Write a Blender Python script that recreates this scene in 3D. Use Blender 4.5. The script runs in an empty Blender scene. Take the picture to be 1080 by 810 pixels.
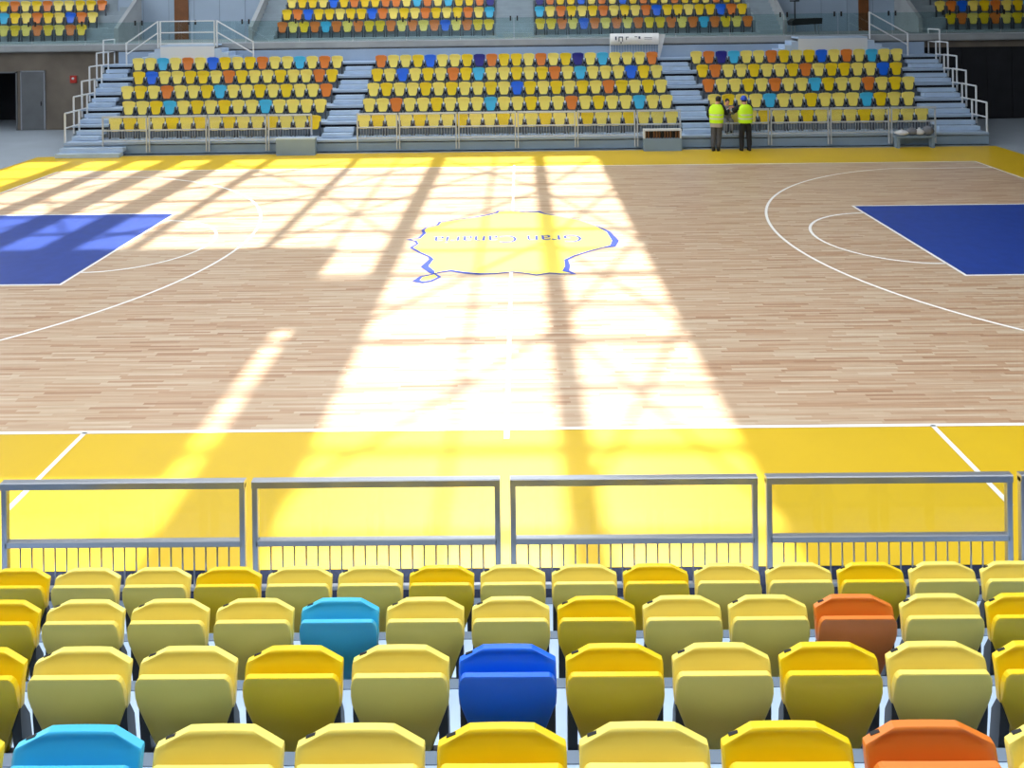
import bpy, bmesh, math, random
from mathutils import Vector, Matrix
random.seed(7)
R = math.radians
S = bpy.context.scene
COL = S.collection

# ------------------------------------------------------------------ camera (fitted to the court markings)
CX, CY, CZ = 0.206, -16.958, 5.045
YAW, ROLL, F, PX, PY = -0.0083, -0.0132, 845.3, 540.0, 1.5
_f = Vector((math.sin(YAW), math.cos(YAW), 0))
_r = Vector((math.cos(YAW), -math.sin(YAW), 0))
_u = Vector((0, 0, 1))
_r2 = _r * math.cos(ROLL) + _u * math.sin(ROLL)
_u2 = -_r * math.sin(ROLL) + _u * math.cos(ROLL)
cd = bpy.data.cameras.new('camera')
cam = bpy.data.objects.new('camera', cd)
COL.objects.link(cam)
m = Matrix.Identity(4)
for i, a in enumerate((_r2, _u2, -_f)):
    m[0][i], m[1][i], m[2][i] = a
m.translation = (CX, CY, CZ)
cam.matrix_world = m
cd.sensor_fit = 'HORIZONTAL'
cd.sensor_width = 36
cd.lens = F / 1080 * 36
cd.shift_y = -(405 - PY) / 1080
cd.clip_end = 500
cd.clip_start = 0.05
S.camera = cam


def ray(u, v):
    return _f + _r2 * ((u - PX) / F) - _u2 * ((v - PY) / F)


def onfloor(u, v, z=0.0):
    d = ray(u, v)
    t = (z - CZ) / d.z
    return Vector((CX + d.x * t, CY + d.y * t, z))


def atY(u, v, Y):
    d = ray(u, v)
    t = (Y - CY) / d.y
    return Vector((CX + d.x * t, Y, CZ + d.z * t))


# ------------------------------------------------------------------ materials
def lin(c):
    return tuple(((x / 255) / 12.92 if x / 255 <= 0.04045 else ((x / 255 + 0.055) / 1.055) ** 2.4) for x in c) + (1,)


MATS = {}


def mat(name, rgb, rough=0.5, metal=0.0, spec=0.5, var=0.0, scale=6.0, coat=0.0, bump=0.0):
    m = bpy.data.materials.new(name)
    m.use_nodes = True
    nt = m.node_tree
    b = nt.nodes['Principled BSDF']
    b.inputs['Roughness'].default_value = rough
    b.inputs['Metallic'].default_value = metal
    b.inputs['Specular IOR Level'].default_value = spec
    b.inputs['Coat Weight'].default_value = coat
    c = lin(rgb)
    b.inputs['Base Color'].default_value = c
    if var or bump:
        tc = nt.nodes.new('ShaderNodeTexCoord')
        nz = nt.nodes.new('ShaderNodeTexNoise')
        nz.inputs['Scale'].default_value = scale
        nz.inputs['Detail'].default_value = 5
        nt.links.new(tc.outputs['Object'], nz.inputs['Vector'])
        if var:
            rp = nt.nodes.new('ShaderNodeValToRGB')
            rp.color_ramp.elements[0].position = 0.3
            rp.color_ramp.elements[1].position = 0.7
            rp.color_ramp.elements[0].color = tuple(x * (1 - var) for x in c[:3]) + (1,)
            rp.color_ramp.elements[1].color = tuple(min(1, x * (1 + var)) for x in c[:3]) + (1,)
            nt.links.new(nz.outputs['Fac'], rp.inputs['Fac'])
            nt.links.new(rp.outputs['Color'], b.inputs['Base Color'])
        if bump:
            bp = nt.nodes.new('ShaderNodeBump')
            bp.inputs['Strength'].default_value = bump
            nt.links.new(nz.outputs['Fac'], bp.inputs['Height'])
            nt.links.new(bp.outputs['Normal'], b.inputs['Normal'])
    MATS[name] = m
    return m


SEATC = {'P': ('pale yellow', (245, 224, 104)), 'Y': ('golden yellow', (242, 207, 0)), 'O': ('orange', (226, 124, 36)),
         'C': ('sky blue', (58, 184, 228)), 'B': ('bright blue', (0, 102, 232)), 'N': ('navy blue', (14, 14, 130))}
for k, (nm, c) in SEATC.items():
    mat('seat_' + k, c, rough=0.36, spec=0.8, var=0.03, scale=3)
mat('slate', (66, 72, 82), rough=0.45)
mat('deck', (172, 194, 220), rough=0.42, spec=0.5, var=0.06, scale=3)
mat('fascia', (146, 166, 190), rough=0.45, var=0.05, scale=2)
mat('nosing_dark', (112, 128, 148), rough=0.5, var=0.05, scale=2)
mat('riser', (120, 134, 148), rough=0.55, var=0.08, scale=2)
mat('skirt', (122, 144, 166), rough=0.5, var=0.06, scale=1.5)
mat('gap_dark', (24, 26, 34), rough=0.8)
mat('steel', (176, 184, 194), rough=0.42, metal=0.15, spec=0.5)
mat('steel_dark', (178, 182, 190), rough=0.33, metal=0.85, spec=0.5)
mat('steel_white', (208, 214, 220), rough=0.4, metal=0.1)
mat('concrete', (150, 156, 160), rough=0.8, var=0.1, scale=1.2, bump=0.05)
mat('concrete_floor', (150, 162, 174), rough=0.55, var=0.07, scale=0.8)
mat('dark_floor', (38, 44, 62), rough=0.95, spec=0.08, var=0.3, scale=30)
mat('roof_dark', (60, 62, 66), rough=0.9)
mat('concrete_dark', (112, 104, 94), rough=0.85, var=0.22, scale=0.9)
mat('concrete_step', (146, 160, 170), rough=0.8, var=0.08, scale=2)
mat('wall_panel', (150, 168, 188), rough=0.6, var=0.04, scale=1)
mat('brown_door', (112, 66, 28), rough=0.5, var=0.15, scale=5)
mat('door_metal', (104, 108, 112), rough=0.5, metal=0.3, var=0.12, scale=2)
mat('black_cloth', (26, 28, 34), rough=0.9, var=0.2, scale=2)
mat('black', (14, 15, 18), rough=0.6)
mat('red', (176, 44, 34), rough=0.4)
mat('white', (236, 240, 244), rough=0.5)
mat('line_white', (244, 244, 240), rough=0.35, spec=0.4)
mat('court_yellow', (214, 178, 30), rough=0.36, spec=0.4, var=0.04, scale=0.7)
mat('court_blue', (34, 64, 148), rough=0.4, spec=0.4, var=0.10, scale=4)
mat('logo_yellow', (250, 228, 92), rough=0.36, spec=0.4)
mat('logo_blue', (16, 54, 160), rough=0.36, spec=0.4)
mat('vest', (200, 245, 20), rough=0.6)
mat('reflective', (215, 222, 190), rough=0.3, metal=0.2)
mat('dark_cloth', (26, 27, 32), rough=0.85)
mat('grey_cloth', (74, 76, 82), rough=0.85, var=0.12, scale=8)
mat('mid_grey_cloth', (120, 120, 122), rough=0.85, var=0.1, scale=8)
mat('shirt_grey', (168, 160, 152), rough=0.85)
mat('skin', (205, 150, 122), rough=0.5)
mat('hair', (30, 24, 22), rough=0.7)
mat('helmet_blue', (30, 74, 190), rough=0.3)
mat('wood_strip', (112, 76, 46), rough=0.6, var=0.15, scale=8)
mat('bag_white', (205, 208, 212), rough=0.6, var=0.08, scale=6)
mat('bag_grey', (110, 114, 122), rough=0.7, var=0.12, scale=6)
mat('roof_sheet', (190, 192, 194), rough=0.8)
mat('paint_mark', (70, 84, 110), rough=0.6)


def wood_material():
    m = bpy.data.materials.new('court_wood')
    m.use_nodes = True
    nt = m.node_tree
    N, L = nt.nodes, nt.links
    b = N['Principled BSDF']
    tc = N.new('ShaderNodeTexCoord')
    sp = N.new('ShaderNodeSeparateXYZ')
    L.new(tc.outputs['Object'], sp.inputs[0])

    def mth(op, a, bb=None):
        n = N.new('ShaderNodeMath')
        n.operation = op
        for i, x in enumerate((a, bb)):
            if x is None:
                continue
            if isinstance(x, (int, float)):
                n.inputs[i].default_value = x
            else:
                L.new(x, n.inputs[i])
        return n.outputs[0]
    row = mth('FLOOR', mth('DIVIDE', sp.outputs['Y'], 0.05))
    wr = N.new('ShaderNodeTexWhiteNoise')
    wr.noise_dimensions = '1D'
    L.new(row, wr.inputs['W'])
    xs = mth('ADD', mth('DIVIDE', sp.outputs['X'], 0.75), mth('MULTIPLY', wr.outputs['Value'], 7.0))
    colm = mth('FLOOR', xs)
    cmb = N.new('ShaderNodeCombineXYZ')
    L.new(colm, cmb.inputs[0])
    L.new(row, cmb.inputs[1])
    wn = N.new('ShaderNodeTexWhiteNoise')
    wn.noise_dimensions = '2D'
    L.new(cmb.outputs[0], wn.inputs['Vector'])
    rp = N.new('ShaderNodeValToRGB')
    e = rp.color_ramp.elements
    e[0].position, e[0].color = 0.0, lin((174, 136, 106))
    e[1].position, e[1].color = 1.0, lin((212, 194, 168))
    for p, c in ((0.10, (189, 155, 124)), (0.4, (198, 170, 141)), (0.8, (204, 181, 153))):
        x = e.new(p)
        x.color = lin(c)
    L.new(wn.outputs['Value'], rp.inputs['Fac'])
    # grain
    mp = N.new('ShaderNodeMapping')
    mp.inputs['Scale'].default_value = (1.5, 40, 1)
    L.new(tc.outputs['Object'], mp.inputs[0])
    nz = N.new('ShaderNodeTexNoise')
    nz.inputs['Scale'].default_value = 1.0
    nz.inputs['Detail'].default_value = 4
    L.new(mp.outputs[0], nz.inputs['Vector'])
    mx = N.new('ShaderNodeMix')
    mx.data_type = 'RGBA'
    mx.blend_type = 'MULTIPLY'
    mx.inputs[0].default_value = 1
    r2 = N.new('ShaderNodeValToRGB')
    r2.color_ramp.elements[0].position = 0.3
    r2.color_ramp.elements[0].color = (0.82, 0.78, 0.74, 1)
    r2.color_ramp.elements[1].position = 0.7
    r2.color_ramp.elements[1].color = (1, 1, 1, 1)
    L.new(nz.outputs['Fac'], r2.inputs['Fac'])
    L.new(rp.outputs['Color'], mx.inputs[6])
    L.new(r2.outputs['Color'], mx.inputs[7])
    L.new(mx.outputs[2], b.inputs['Base Color'])
    b.inputs['Roughness'].default_value = 0.36
    b.inputs['Specular IOR Level'].default_value = 0.45
    MATS['court_wood'] = m


wood_material()


def glass(name, tint, gl=0.06, rough=0.02):
    m = bpy.data.materials.new(name)
    m.use_nodes = True
    nt = m.node_tree
    nt.nodes.clear()
    o = nt.nodes.new('ShaderNodeOutputMaterial')
    t = nt.nodes.new('ShaderNodeBsdfTransparent')
    t.inputs[0].default_value = lin(tint)
    g = nt.nodes.new('ShaderNodeBsdfGlossy')
    g.inputs['Roughness'].default_value = rough
    x = nt.nodes.new('ShaderNodeMixShader')
    x.inputs[0].default_value = gl
    nt.links.new(t.outputs[0], x.inputs[1])
    nt.links.new(g.outputs[0], x.inputs[2])
    nt.links.new(x.outputs[0], o.inputs[0])
    MATS[name] = m


glass('clear_panel', (250, 251, 250), 0.025)
glass('teal_glass', (236, 246, 245), 0.05, 0.05)


def translucent(name, rgb):
    m = bpy.data.materials.new(name)
    m.use_nodes = True
    nt = m.node_tree
    nt.nodes.clear()
    o = nt.nodes.new('ShaderNodeOutputMaterial')
    t = nt.nodes.new('ShaderNodeBsdfTranslucent')
    t.inputs[0].default_value = lin(rgb)
    nt.links.new(t.outputs[0], o.inputs[0])
    MATS[name] = m


translucent('opal_sheet', (68, 69, 70))  # translucent sheet of the unseen roof, chosen to give soft overhead light


# ------------------------------------------------------------------ mesh builder
class MB:
    def __init__(s):
        s.v, s.f, s.mi, s.sm = [], [], [], []
        s.cur = 0

    def face(s, idx, smooth=False):
        s.f.append(idx)
        s.mi.append(s.cur)
        s.sm.append(smooth)

    def box(s, x0, x1, y0, y1, z0, z1):
        n = len(s.v)
        s.v += [(x0, y0, z0), (x1, y0, z0), (x1, y1, z0), (x0, y1, z0), (x0, y0, z1), (x1, y0, z1), (x1, y1, z1), (x0, y1, z1)]
        for q in ((0, 3, 2, 1), (4, 5, 6, 7), (0, 1, 5, 4), (1, 2, 6, 5), (2, 3, 7, 6), (3, 0, 4, 7)):
            s.face([n + k for k in q])
        return s

    def bar(s, a, b, w, h=None, up=(0, 0, 1), seg=0):
        """square bar (seg=0) or round tube between a and b"""
        a, b = Vector(a), Vector(b)
        h = h or w
        d = (b - a).normalized()
        upv = Vector(up)
        if abs(d.dot(upv)) > 0.95:
            upv = Vector((0, 1, 0))
        x = d.cross(upv).normalized()
        y = x.cross(d).normalized()
        if seg:
            ring = [(math.cos(2 * math.pi * k / seg) * w / 2, math.sin(2 * math.pi * k / seg) * h / 2) for k in range(seg)]
        else:
            c = min(w, h) * 0.12
            X, Y = w / 2, h / 2
            ring = [(-X + c, -Y), (X - c, -Y), (X, -Y + c), (X, Y - c), (X - c, Y), (-X + c, Y), (-X, Y - c), (-X, -Y + c)]
        n, k = len(s.v), len(ring)
        for p in (a, b):
            for (i, j) in ring:
                s.v.append(tuple(p + x * i + y * j))
        for i in range(k):
            j = (i + 1) % k
            s.face([n + i, n + j, n + k + j, n + k + i], smooth=bool(seg))
        s.face([n + i for i in range(k)][::-1])
        s.face([n + k + i for i in range(k)])
        return s

    def prism(s, pts, axis, a, b):
        """polygon pts extruded along axis from a to b; axis 'x': pts=(y,z), 'y': (x,z), 'z': (x,y)"""
        n, k = len(s.v), len(pts)
        for q in (a, b):
            for (i, j) in pts:
                s.v.append({'x': (q, i, j), 'y': (i, q, j), 'z': (i, j, q)}[axis])
        for i in range(k):
            j = (i + 1) % k
            s.face([n + i, n + j, n + k + j, n + k + i])
        s.face([n + i for i in range(k)][::-1])
        s.face([n + k + i for i in range(k)])
        return s

    def loft(s, rings, cap=True, smooth=True):
        n0 = len(s.v)
        k = len(rings[0])
        for r in rings:
            s.v += [tuple(p) for p in r]
        for a in range(len(rings) - 1):
            for i in range(k):
                j = (i + 1) % k
                s.face([n0 + a * k + i, n0 + a * k + j, n0 + (a + 1) * k + j, n0 + (a + 1) * k + i], smooth)
        if cap:
            s.face([n0 + i for i in range(k)][::-1], smooth)
            s.face([n0 + (len(rings) - 1) * k + i for i in range(k)], smooth)
        return s

    def ell(s, c, r, seg=12, rings=8):
        c = Vector(c)
        rr = []
        for a in range(rings + 1):
            t = math.pi * a / rings
            q = max(math.sin(t), 0.02)
            rr.append([(c.x + r[0] * q * math.cos(2 * math.pi * k / seg), c.y + r[1] * q * math.sin(2 * math.pi * k / seg),
                        c.z - r[2] * math.cos(t)) for k in range(seg)])
        return s.loft(rr)

    def mesh(s, name, mats):
        me = bpy.data.meshes.new(name)
        me.from_pydata(s.v, [], s.f)
        for mm in (mats if isinstance(mats, (list, tuple)) else [mats]):
            me.materials.append(MATS[mm])
        me.polygons.foreach_set('material_index', s.mi)
        me.polygons.foreach_set('use_smooth', s.sm)
        bm = bmesh.new()
        bm.from_mesh(me)
        bmesh.ops.recalc_face_normals(bm, faces=bm.faces)
        bm.to_mesh(me)
        bm.free()
        me.update()
        return me

    def build(s, name, mats, parent=None):
        return link(name, s.mesh(name, mats), parent)


def link(name, me, parent=None):
    o = bpy.data.objects.new(name, me)
    COL.objects.link(o)
    if parent:
        o.parent = parent
    return o


def tag(o, label=None, cat=None, group=None, kind=None):
    for k, v in (('label', label), ('category', cat), ('group', group), ('kind', kind)):
        if v:
            o[k] = v
    return o


def empty(name, loc=(0, 0, 0), rz=0.0):
    o = bpy.data.objects.new(name, None)
    COL.objects.link(o)
    o.location = loc
    o.rotation_euler.z = rz
    o.empty_display_size = 0.1
    return o


ORD = ['zeroth', 'first', 'second', 'third', 'fourth', 'fifth', 'sixth', 'seventh', 'eighth', 'ninth', 'tenth', 'eleventh', 'twelfth',
       'thirteenth', 'fourteenth', 'fifteenth', 'sixteenth', 'seventeenth', 'eighteenth', 'nineteenth', 'twentieth']


def ordend(i, n):
    if i + 1 <= (n + 1) // 2:
        return (ORD[i + 1] + ' from left') if i else 'leftmost'
    j = n - i
    return (ORD[j] + ' from right') if j > 1 else 'rightmost'


# ------------------------------------------------------------------ floor and court
b = MB()
b.box(-34, 34, -30, 40, -0.3, -0.012)
tag(b.build('floor', 'concrete_floor'), kind='structure')
tag(MB().box(-17, 17, -16.5, -9.82, -0.012, -0.004).build('floor', 'dark_floor'), kind='structure')

BX, BY0, BY1 = 16.1, -9.56, 9.98         # outer edge of the yellow border
court = MB().box(-14, 14, -7.5, 7.5, -0.012, 0).build('court_floor', 'court_wood')
tag(court, kind='structure')
bd = MB()
for x0, x1, y0, y1 in ((-BX, BX, -9.82, -7.5), (-BX, BX, 7.5, BY1), (-BX, -14, -7.5, 7.5), (14, BX, -7.5, 7.5)):
    bd.box(x0, x1, y0, y1, -0.012, 0.0)
bd.build('border', 'court_yellow', court)


def ribbon(mb, pts, w, z, closed=False):
    """flat band of width w following pts"""
    P = [Vector((p[0], p[1])) for p in pts]
    n = len(P)
    ws = w if isinstance(w, (list, tuple)) else [w] * n
    Lp, Rp = [], []
    for i in range(n):
        a = P[i - 1] if (i > 0 or closed) else P[i]
        c = P[(i + 1) % n] if (i < n - 1 or closed) else P[i]
        d0, d1 = (P[i] - a), (c - P[i])
        if d0.length < 1e-6:
            d0 = d1
        if d1.length < 1e-6:
            d1 = d0
        d0, d1 = d0.normalized(), d1.normalized()
        t = (d0 + d1)
        t = t.normalized() if t.length > 1e-4 else d0
        nn = Vector((-t.y, t.x))
        k = 1 / max(0.55, nn.dot(Vector((-d0.y, d0.x))))
        Lp.append(P[i] + nn * ws[i] / 2 * k)
        Rp.append(P[i] - nn * ws[i] / 2 * k)
    for i in range(n if closed else n - 1):
        j = (i + 1) % n
        q = len(mb.v)
        mb.v += [(Lp[i].x, Lp[i].y, z), (Rp[i].x, Rp[i].y, z), (Rp[j].x, Rp[j].y, z), (Lp[j].x, Lp[j].y, z)]
        mb.face([q, q + 1, q + 2, q + 3])


W = 0.06
ZL = 0.004
ln = MB()
ribbon(ln, [(-14, 7.5), (-14, -7.5), (14, -7.5), (14, 7.5)], W, ZL, True)
ln.build('boundary_line', 'line_white', court)
ln = MB()
ribbon(ln, [(0, -7.72), (0, 7.72)], W, ZL + 0.001)
ln.build('centre_line', 'line_white', court)
for s in (-1, 1):
    ln = MB()
    ribbon(ln, [(5 * s, -7.5), (5 * s, -9.0)], W, ZL)
    ln.build('bench_line', 'line_white', court)
    k = MB()
    k.v += [(14 * s, -2.45, 0.002), (8.2 * s, -2.45, 0.002), (8.2 * s, 2.45, 0.002), (14 * s, 2.45, 0.002)]
    k.face([0, 1, 2, 3])
    k.build('painted_key', 'court_blue', court)
    ln = MB()
    ribbon(ln, [(14 * s, -2.45), (8.2 * s, -2.45), (8.2 * s, 2.45), (14 * s, 2.45)], W, ZL)
    ln.build('key_line', 'line_white', court)
    ln = MB()
    ribbon(ln, [(8.2 * s - s * 1.8 * math.sin(math.pi * t / 40), 1.8 * math.cos(math.pi * t / 40)) for t in range(41)], W, ZL)
    ln.build('free_throw_arc', 'line_white', court)
    ln = MB()
    a0 = math.asin(6.6 / 6.75)
    pts = [(14 * s, 6.6)] + [(s * (12.425 - 6.75 * math.cos(a0 - 2 * a0 * t / 80)), 6.75 * math.sin(a0 - 2 * a0 * t / 80)) for t in range(81)] + [(14 * s, -6.6)]
    ribbon(ln, pts, W, ZL)
    ln.build('three_point_line', 'line_white', court)
    ln = MB()
    ribbon(ln, [(s * (12.425 - 1.25 * math.sin(math.pi * t / 30)), 1.25 * math.cos(math.pi * t / 30)) for t in range(31)], W, ZL)
    ln.build('restricted_arc', 'line_white', court)
# centre emblem: island outline, traced on the floor
def lp(x, y):
    q = onfloor(420 + x / 4.32, 210 + y / 4.32)
    return (q.x, q.y)


OUT = [(455, 56, 1), (515, 53, 1), (580, 62, 1), (640, 59, 2), (668, 68, 1), (740, 80, .7), (830, 97, .7), (900, 122, .7), (958, 150, 1.6),
       (990, 190, 2.6), (978, 214, 2.2), (930, 222, .8), (875, 237, 1), (800, 260, 1), (765, 278, 1.4), (772, 305, 1.8), (763, 328, 2.2), (800, 341, 1.0),
       (740, 342, .8), (690, 338, .8), (630, 347, .9), (590, 340, .8), (520, 332, .8), (440, 340, 1), (370, 342, 1.5), (300, 336, 1.6), (240, 327, 1.4), (195, 333, 1),
       (165, 341, .8), (188, 356, 1), (150, 374, 1.2), (112, 380, 1.6), (80, 374, 2.0), (105, 355, 1.2), (160, 343, .8),
       (150, 330, 2.4), (120, 308, 2.6), (152, 275, 1.6), (140, 262, 1), (100, 245, 1), (60, 222, 1.2), (88, 205, 1), (80, 192, 1), (46, 186, 1), (95, 180, 1.2), (120, 157, 1.4), (112, 143, 1.2),
       (130, 130, .8), (180, 120, 1), (190, 106, 1.2), (270, 95, .7), (360, 82, 1.3), (410, 73, 1.4), (450, 63, 1.2)]
pts = [lp(x, y) for x, y, w in OUT]
em = MB()
em.v += [(p[0], p[1], 0.0055) for p in pts]
em.face(list(range(len(pts))))
me = em.mesh('emblem_fill', 'logo_yellow')
bm = bmesh.new()
bm.from_mesh(me)
bmesh.ops.triangulate(bm, faces=bm.faces, ngon_method='EAR_CLIP')
for fc in bm.faces:
    if fc.normal.z < 0:
        fc.normal_flip()
bm.to_mesh(me)
bm.free()
emb = link('centre_emblem', me, court)
ol = MB()
ribbon(ol, pts, [0.055 * w for x, y, w in OUT], 0.007, True)
ol.build('emblem_outline', 'logo_blue', emb)
tcu = bpy.data.curves.new('lettering', 'FONT')
tcu.body = 'Gran Canaria'
tcu.align_x = 'CENTER'
tcu.align_y = 'CENTER'
tcu.size = 0.72
tmp = bpy.data.objects.new('tmp_text', tcu)
COL.objects.link(tmp)
bpy.context.view_layer.update()
tme = bpy.data.meshes.new_from_object(tmp.evaluated_get(bpy.context.evaluated_depsgraph_get()))
bpy.data.objects.remove(tmp)
xs = [v.co.x for v in tme.vertices]
ca, cb = onfloor(457, 253), onfloor(614, 253)
sx = (cb.x - ca.x) / (max(xs) - min(xs))
for v in tme.vertices:
    v.co.x, v.co.y, v.co.z = -v.co.x * sx + (ca.x + cb.x) / 2, -v.co.y * 1.0 + ca.y, 0.0085
tme.materials.clear()
tme.materials.append(MATS['logo_blue'])
tme.flip_normals() if hasattr(tme, 'flip_normals') and tme.polygons[0].normal.z < 0 else None
link('lettering', tme, emb)

# ------------------------------------------------------------------ grandstands
RISE, Z1 = 0.457, 0.42
ND, DEPTH = 0.911, 0.94              # deck depth of the near and of the far stand
NEAR_F = -10.76                      # front edge of the near stand's first deck
FAR_F = 10.20
SEATBACK = 0.82                      # seat origin behind the deck's front edge


def deck_mb(sgn, front, i, x0, x1, mb_deck, mb_fascia):
    z = Z1 + RISE * i
    dp = DEPTH if sgn > 0 else ND
    y0 = front + sgn * dp * i
    y1 = y0 + sgn * (dp + 0.12)
    a, c = min(y0, y1), max(y0, y1)
    mb_deck.box(x0, x1, a, c, z - 0.03, z)
    fy = y0 - sgn * 0.012
    mb_fascia.box(x0, x1, min(fy, y0), max(fy, y0), z - 0.07, z + 0.004)
    e = y0 + sgn * 0.05
    mb_fascia.box(x0, x1, min(y0, e), max(y0, e), z - 0.004, z + 0.005)
    return z, y0


def stand(name, sgn, front, xends, n, label):
    root = empty(name, (0, front, 0))
    inv = (0, -front, 0)
    for i in range(n):
        d, f, r, g = MB(), MB(), MB(), MB()
        x0, x1 = xends(i)
        z, y0 = deck_mb(sgn, front, i, x0, x1, d, f)
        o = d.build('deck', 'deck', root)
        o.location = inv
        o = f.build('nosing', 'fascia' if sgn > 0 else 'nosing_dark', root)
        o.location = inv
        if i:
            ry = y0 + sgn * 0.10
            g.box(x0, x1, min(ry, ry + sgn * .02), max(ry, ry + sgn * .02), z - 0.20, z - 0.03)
            o = g.build('shadow_gap', 'gap_dark', root)  # dark-coloured strip standing in for the shade of the open gap
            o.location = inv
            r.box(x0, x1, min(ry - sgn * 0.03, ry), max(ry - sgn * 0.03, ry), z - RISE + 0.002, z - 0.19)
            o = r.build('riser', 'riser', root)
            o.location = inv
        else:
            r.box(x0, x1, min(y0, y0 + sgn * .03), max(y0, y0 + sgn * .03), 0.03, z - 0.11)
            o = r.build('skirt_panel', 'skirt', root)
            o.location = inv
    tag(root, label, 'grandstand')
    return root


def far_ends(i):
    return -15.35 - 0.22 * i, 16.0 + 0.18 * i


near_stand = stand('grandstand', -1, NEAR_F, lambda i: (-9.5, 9.5), 7, 'near metal seating stand under the folded seats in front of camera')
far_stand = stand('grandstand', 1, FAR_F, far_ends, 6, 'far retractable metal stand with stepped aisles facing across the court')

# ------------------------------------------------------------------ seats
def interp(tab, h):
    for (a, b_), (c, d) in zip(tab, tab[1:]):
        if h <= c + 1e-9:
            t = 0 if c == a else (h - a) / (c - a)
            return b_ + (d - b_) * t
    return tab[-1][1]


def shell_mesh(name, hs, wt, prof, dish, thick, rim, crown=0.0, band=0.0, z0=0.250, mats='seat_P'):
    """curved moulded plastic panel: rear face (towards -y) and front face joined by a rounded rim"""
    us = [-1, -0.955, -0.80, -0.5, 0, 0.5, 0.80, 0.955, 1]
    n = len(us)
    rear, front = [], []
    H0, H1 = hs[0], hs[-1]
    for h in hs:
        w = interp(wt, h)
        y = interp(prof, h)
        for u in us:
            au = abs(u)
            edge = au == 1 or h in (H0, H1)
            near_edge = au > 0.9 or h in (hs[1], hs[-2])
            t = rim if edge else (thick if near_edge else thick * 0.75)
            yy = y + dish * (u * w / 0.2225) ** 2
            zz = z0 + h + (crown * (1 - au ** 2) if h > H1 * 0.9 else 0)
            bnd = band if (au >= 0.8 and h < H1 * 0.72) else 0
            rear.append((u * w, yy - t / 2 + bnd, zz))
            front.append((u * w, yy + t / 2 + bnd * 0.3, zz))
    m_ = MB()
    m_.v = rear + front
    o = len(rear)
    rn = len(hs)
    for a in range(rn - 1):
        for c in range(n - 1):
            q = a * n + c
            m_.face([q, q + 1, q + n + 1, q + n], True)
            m_.face([o + q, o + q + n, o + q + n + 1, o + q + 1], True)
        for c in (0, n - 1):
            q = a * n + c
            m_.face([q, q + n, o + q + n, o + q])
    for a in (0, rn - 1):
        for c in range(n - 1):
            q = a * n + c
            m_.face([q, q + 1, o + q + 1, o + q])
    return m_.mesh(name, mats)


PAN_H = [0, 0.012, 0.05, 0.12, 0.20, 0.28, 0.33, 0.38, 0.42, 0.442, 0.452, 0.462, 0.473, 0.484, 0.493]
PAN_W = [(0, 0.10), (0.012, 0.118), (0.05, 0.138), (0.28, 0.2185), (0.33, 0.2225), (0.444, 0.2215), (0.452, 0.2185), (0.493, 0.112)]
PAN_Y = [(0, 0.045), (0.28, 0.014), (0.34, 0.013), (0.40, 0.024), (0.45, 0.042), (0.493, 0.054)]
BACK_H = [0, 0.012, 0.05, 0.13, 0.22, 0.29, 0.345, 0.39, 0.42, 0.437, 0.445]
BACK_W = [(0, 0.098), (0.012, 0.112), (0.05, 0.128), (0.29, 0.2165), (0.345, 0.2185), (0.40, 0.2165), (0.432, 0.208), (0.445, 0.190)]
BACK_Y = [(0, 0.008), (0.27, -0.026), (0.39, -0.043), (0.445, -0.054)]

SM = {}
for k in SEATC:
    SM['pan', k] = shell_mesh('seat_pan', PAN_H, PAN_W, PAN_Y, -0.012, 0.030, 0.026, 0.0, 0.0, 0.250, 'seat_' + k)
    SM['back', k] = shell_mesh('backrest', BACK_H, BACK_W, BACK_Y, 0.010, 0.028, 0.025, 0.006, 0.010, 0.250, 'seat_' + k)


def bracket_mesh(s):
    m_ = MB()
    x0, x1 = sorted((s * 0.172, s * 0.216))
    m_.prism([(0.0, 0.015), (0.012, 0.0), (0.07, 0.0), (0.082, 0.015), (0.078, 0.30), (0.06, 0.44), (0.008, 0.54), (0.004, 0.58), (-0.010, 0.58), (-0.010, 0.48), (0.0, 0.38), (0.012, 0.30), (0.008, 0.20)], 'x', x0, x1)
    xa, xb = sorted((s * 0.0, s * 0.20))
    m_.box(xa, xb, 0.005, 0.045, 0.255, 0.295)
    return m_.mesh('side_bracket', 'slate')


SM['br', -1], SM['br', 1] = bracket_mesh(-1), bracket_mesh(1)
pm = MB()
d_ = Vector((0.11, 0, 0.036)).normalized()
c_ = Vector((-0.176, 0.045, 0.250 + 0.4685))
nrm = Vector((-d_.z, 0, d_.x))
for_ = Vector((0, 1, 0))
qs = []
for off in (0.0, 0.005):
    for (a, b_) in ((-1, -1), (1, -1), (1, 1), (-1, 1)):
        qs.append(tuple(c_ + d_ * 0.017 * a + for_ * 0.006 * b_ + nrm * (-0.001 + off * .6)))
pm.v = qs
for q in ((0, 3, 2, 1), (4, 5, 6, 7), (0, 1, 5, 4), (1, 2, 6, 5), (2, 3, 7, 6), (3, 0, 4, 7)):
    pm.face(list(q))
SM['plate'] = pm.mesh('number_plate', 'black')


def seat(x, y, z, k, far, label, group, pan_down=False):
    e = empty('stadium_seat', (x, y, z), math.pi if far else 0.0)
    tag(e, label, 'seat', group)
    p = link('seat_pan', SM['pan', k], e)
    if pan_down:
        p.matrix_local = Matrix.Translation((0, 0.03, 0.36)) @ Matrix.Rotation(R(-80), 4, 'X') @ Matrix.Translation((0, -0.02, -0.32))
    link('backrest', SM['back', k], e)
    for s in (-1, 1):
        link('side_bracket', SM['br', s], e)
    if not far:
        link('number_plate', SM['plate'], e)
    return e


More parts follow.
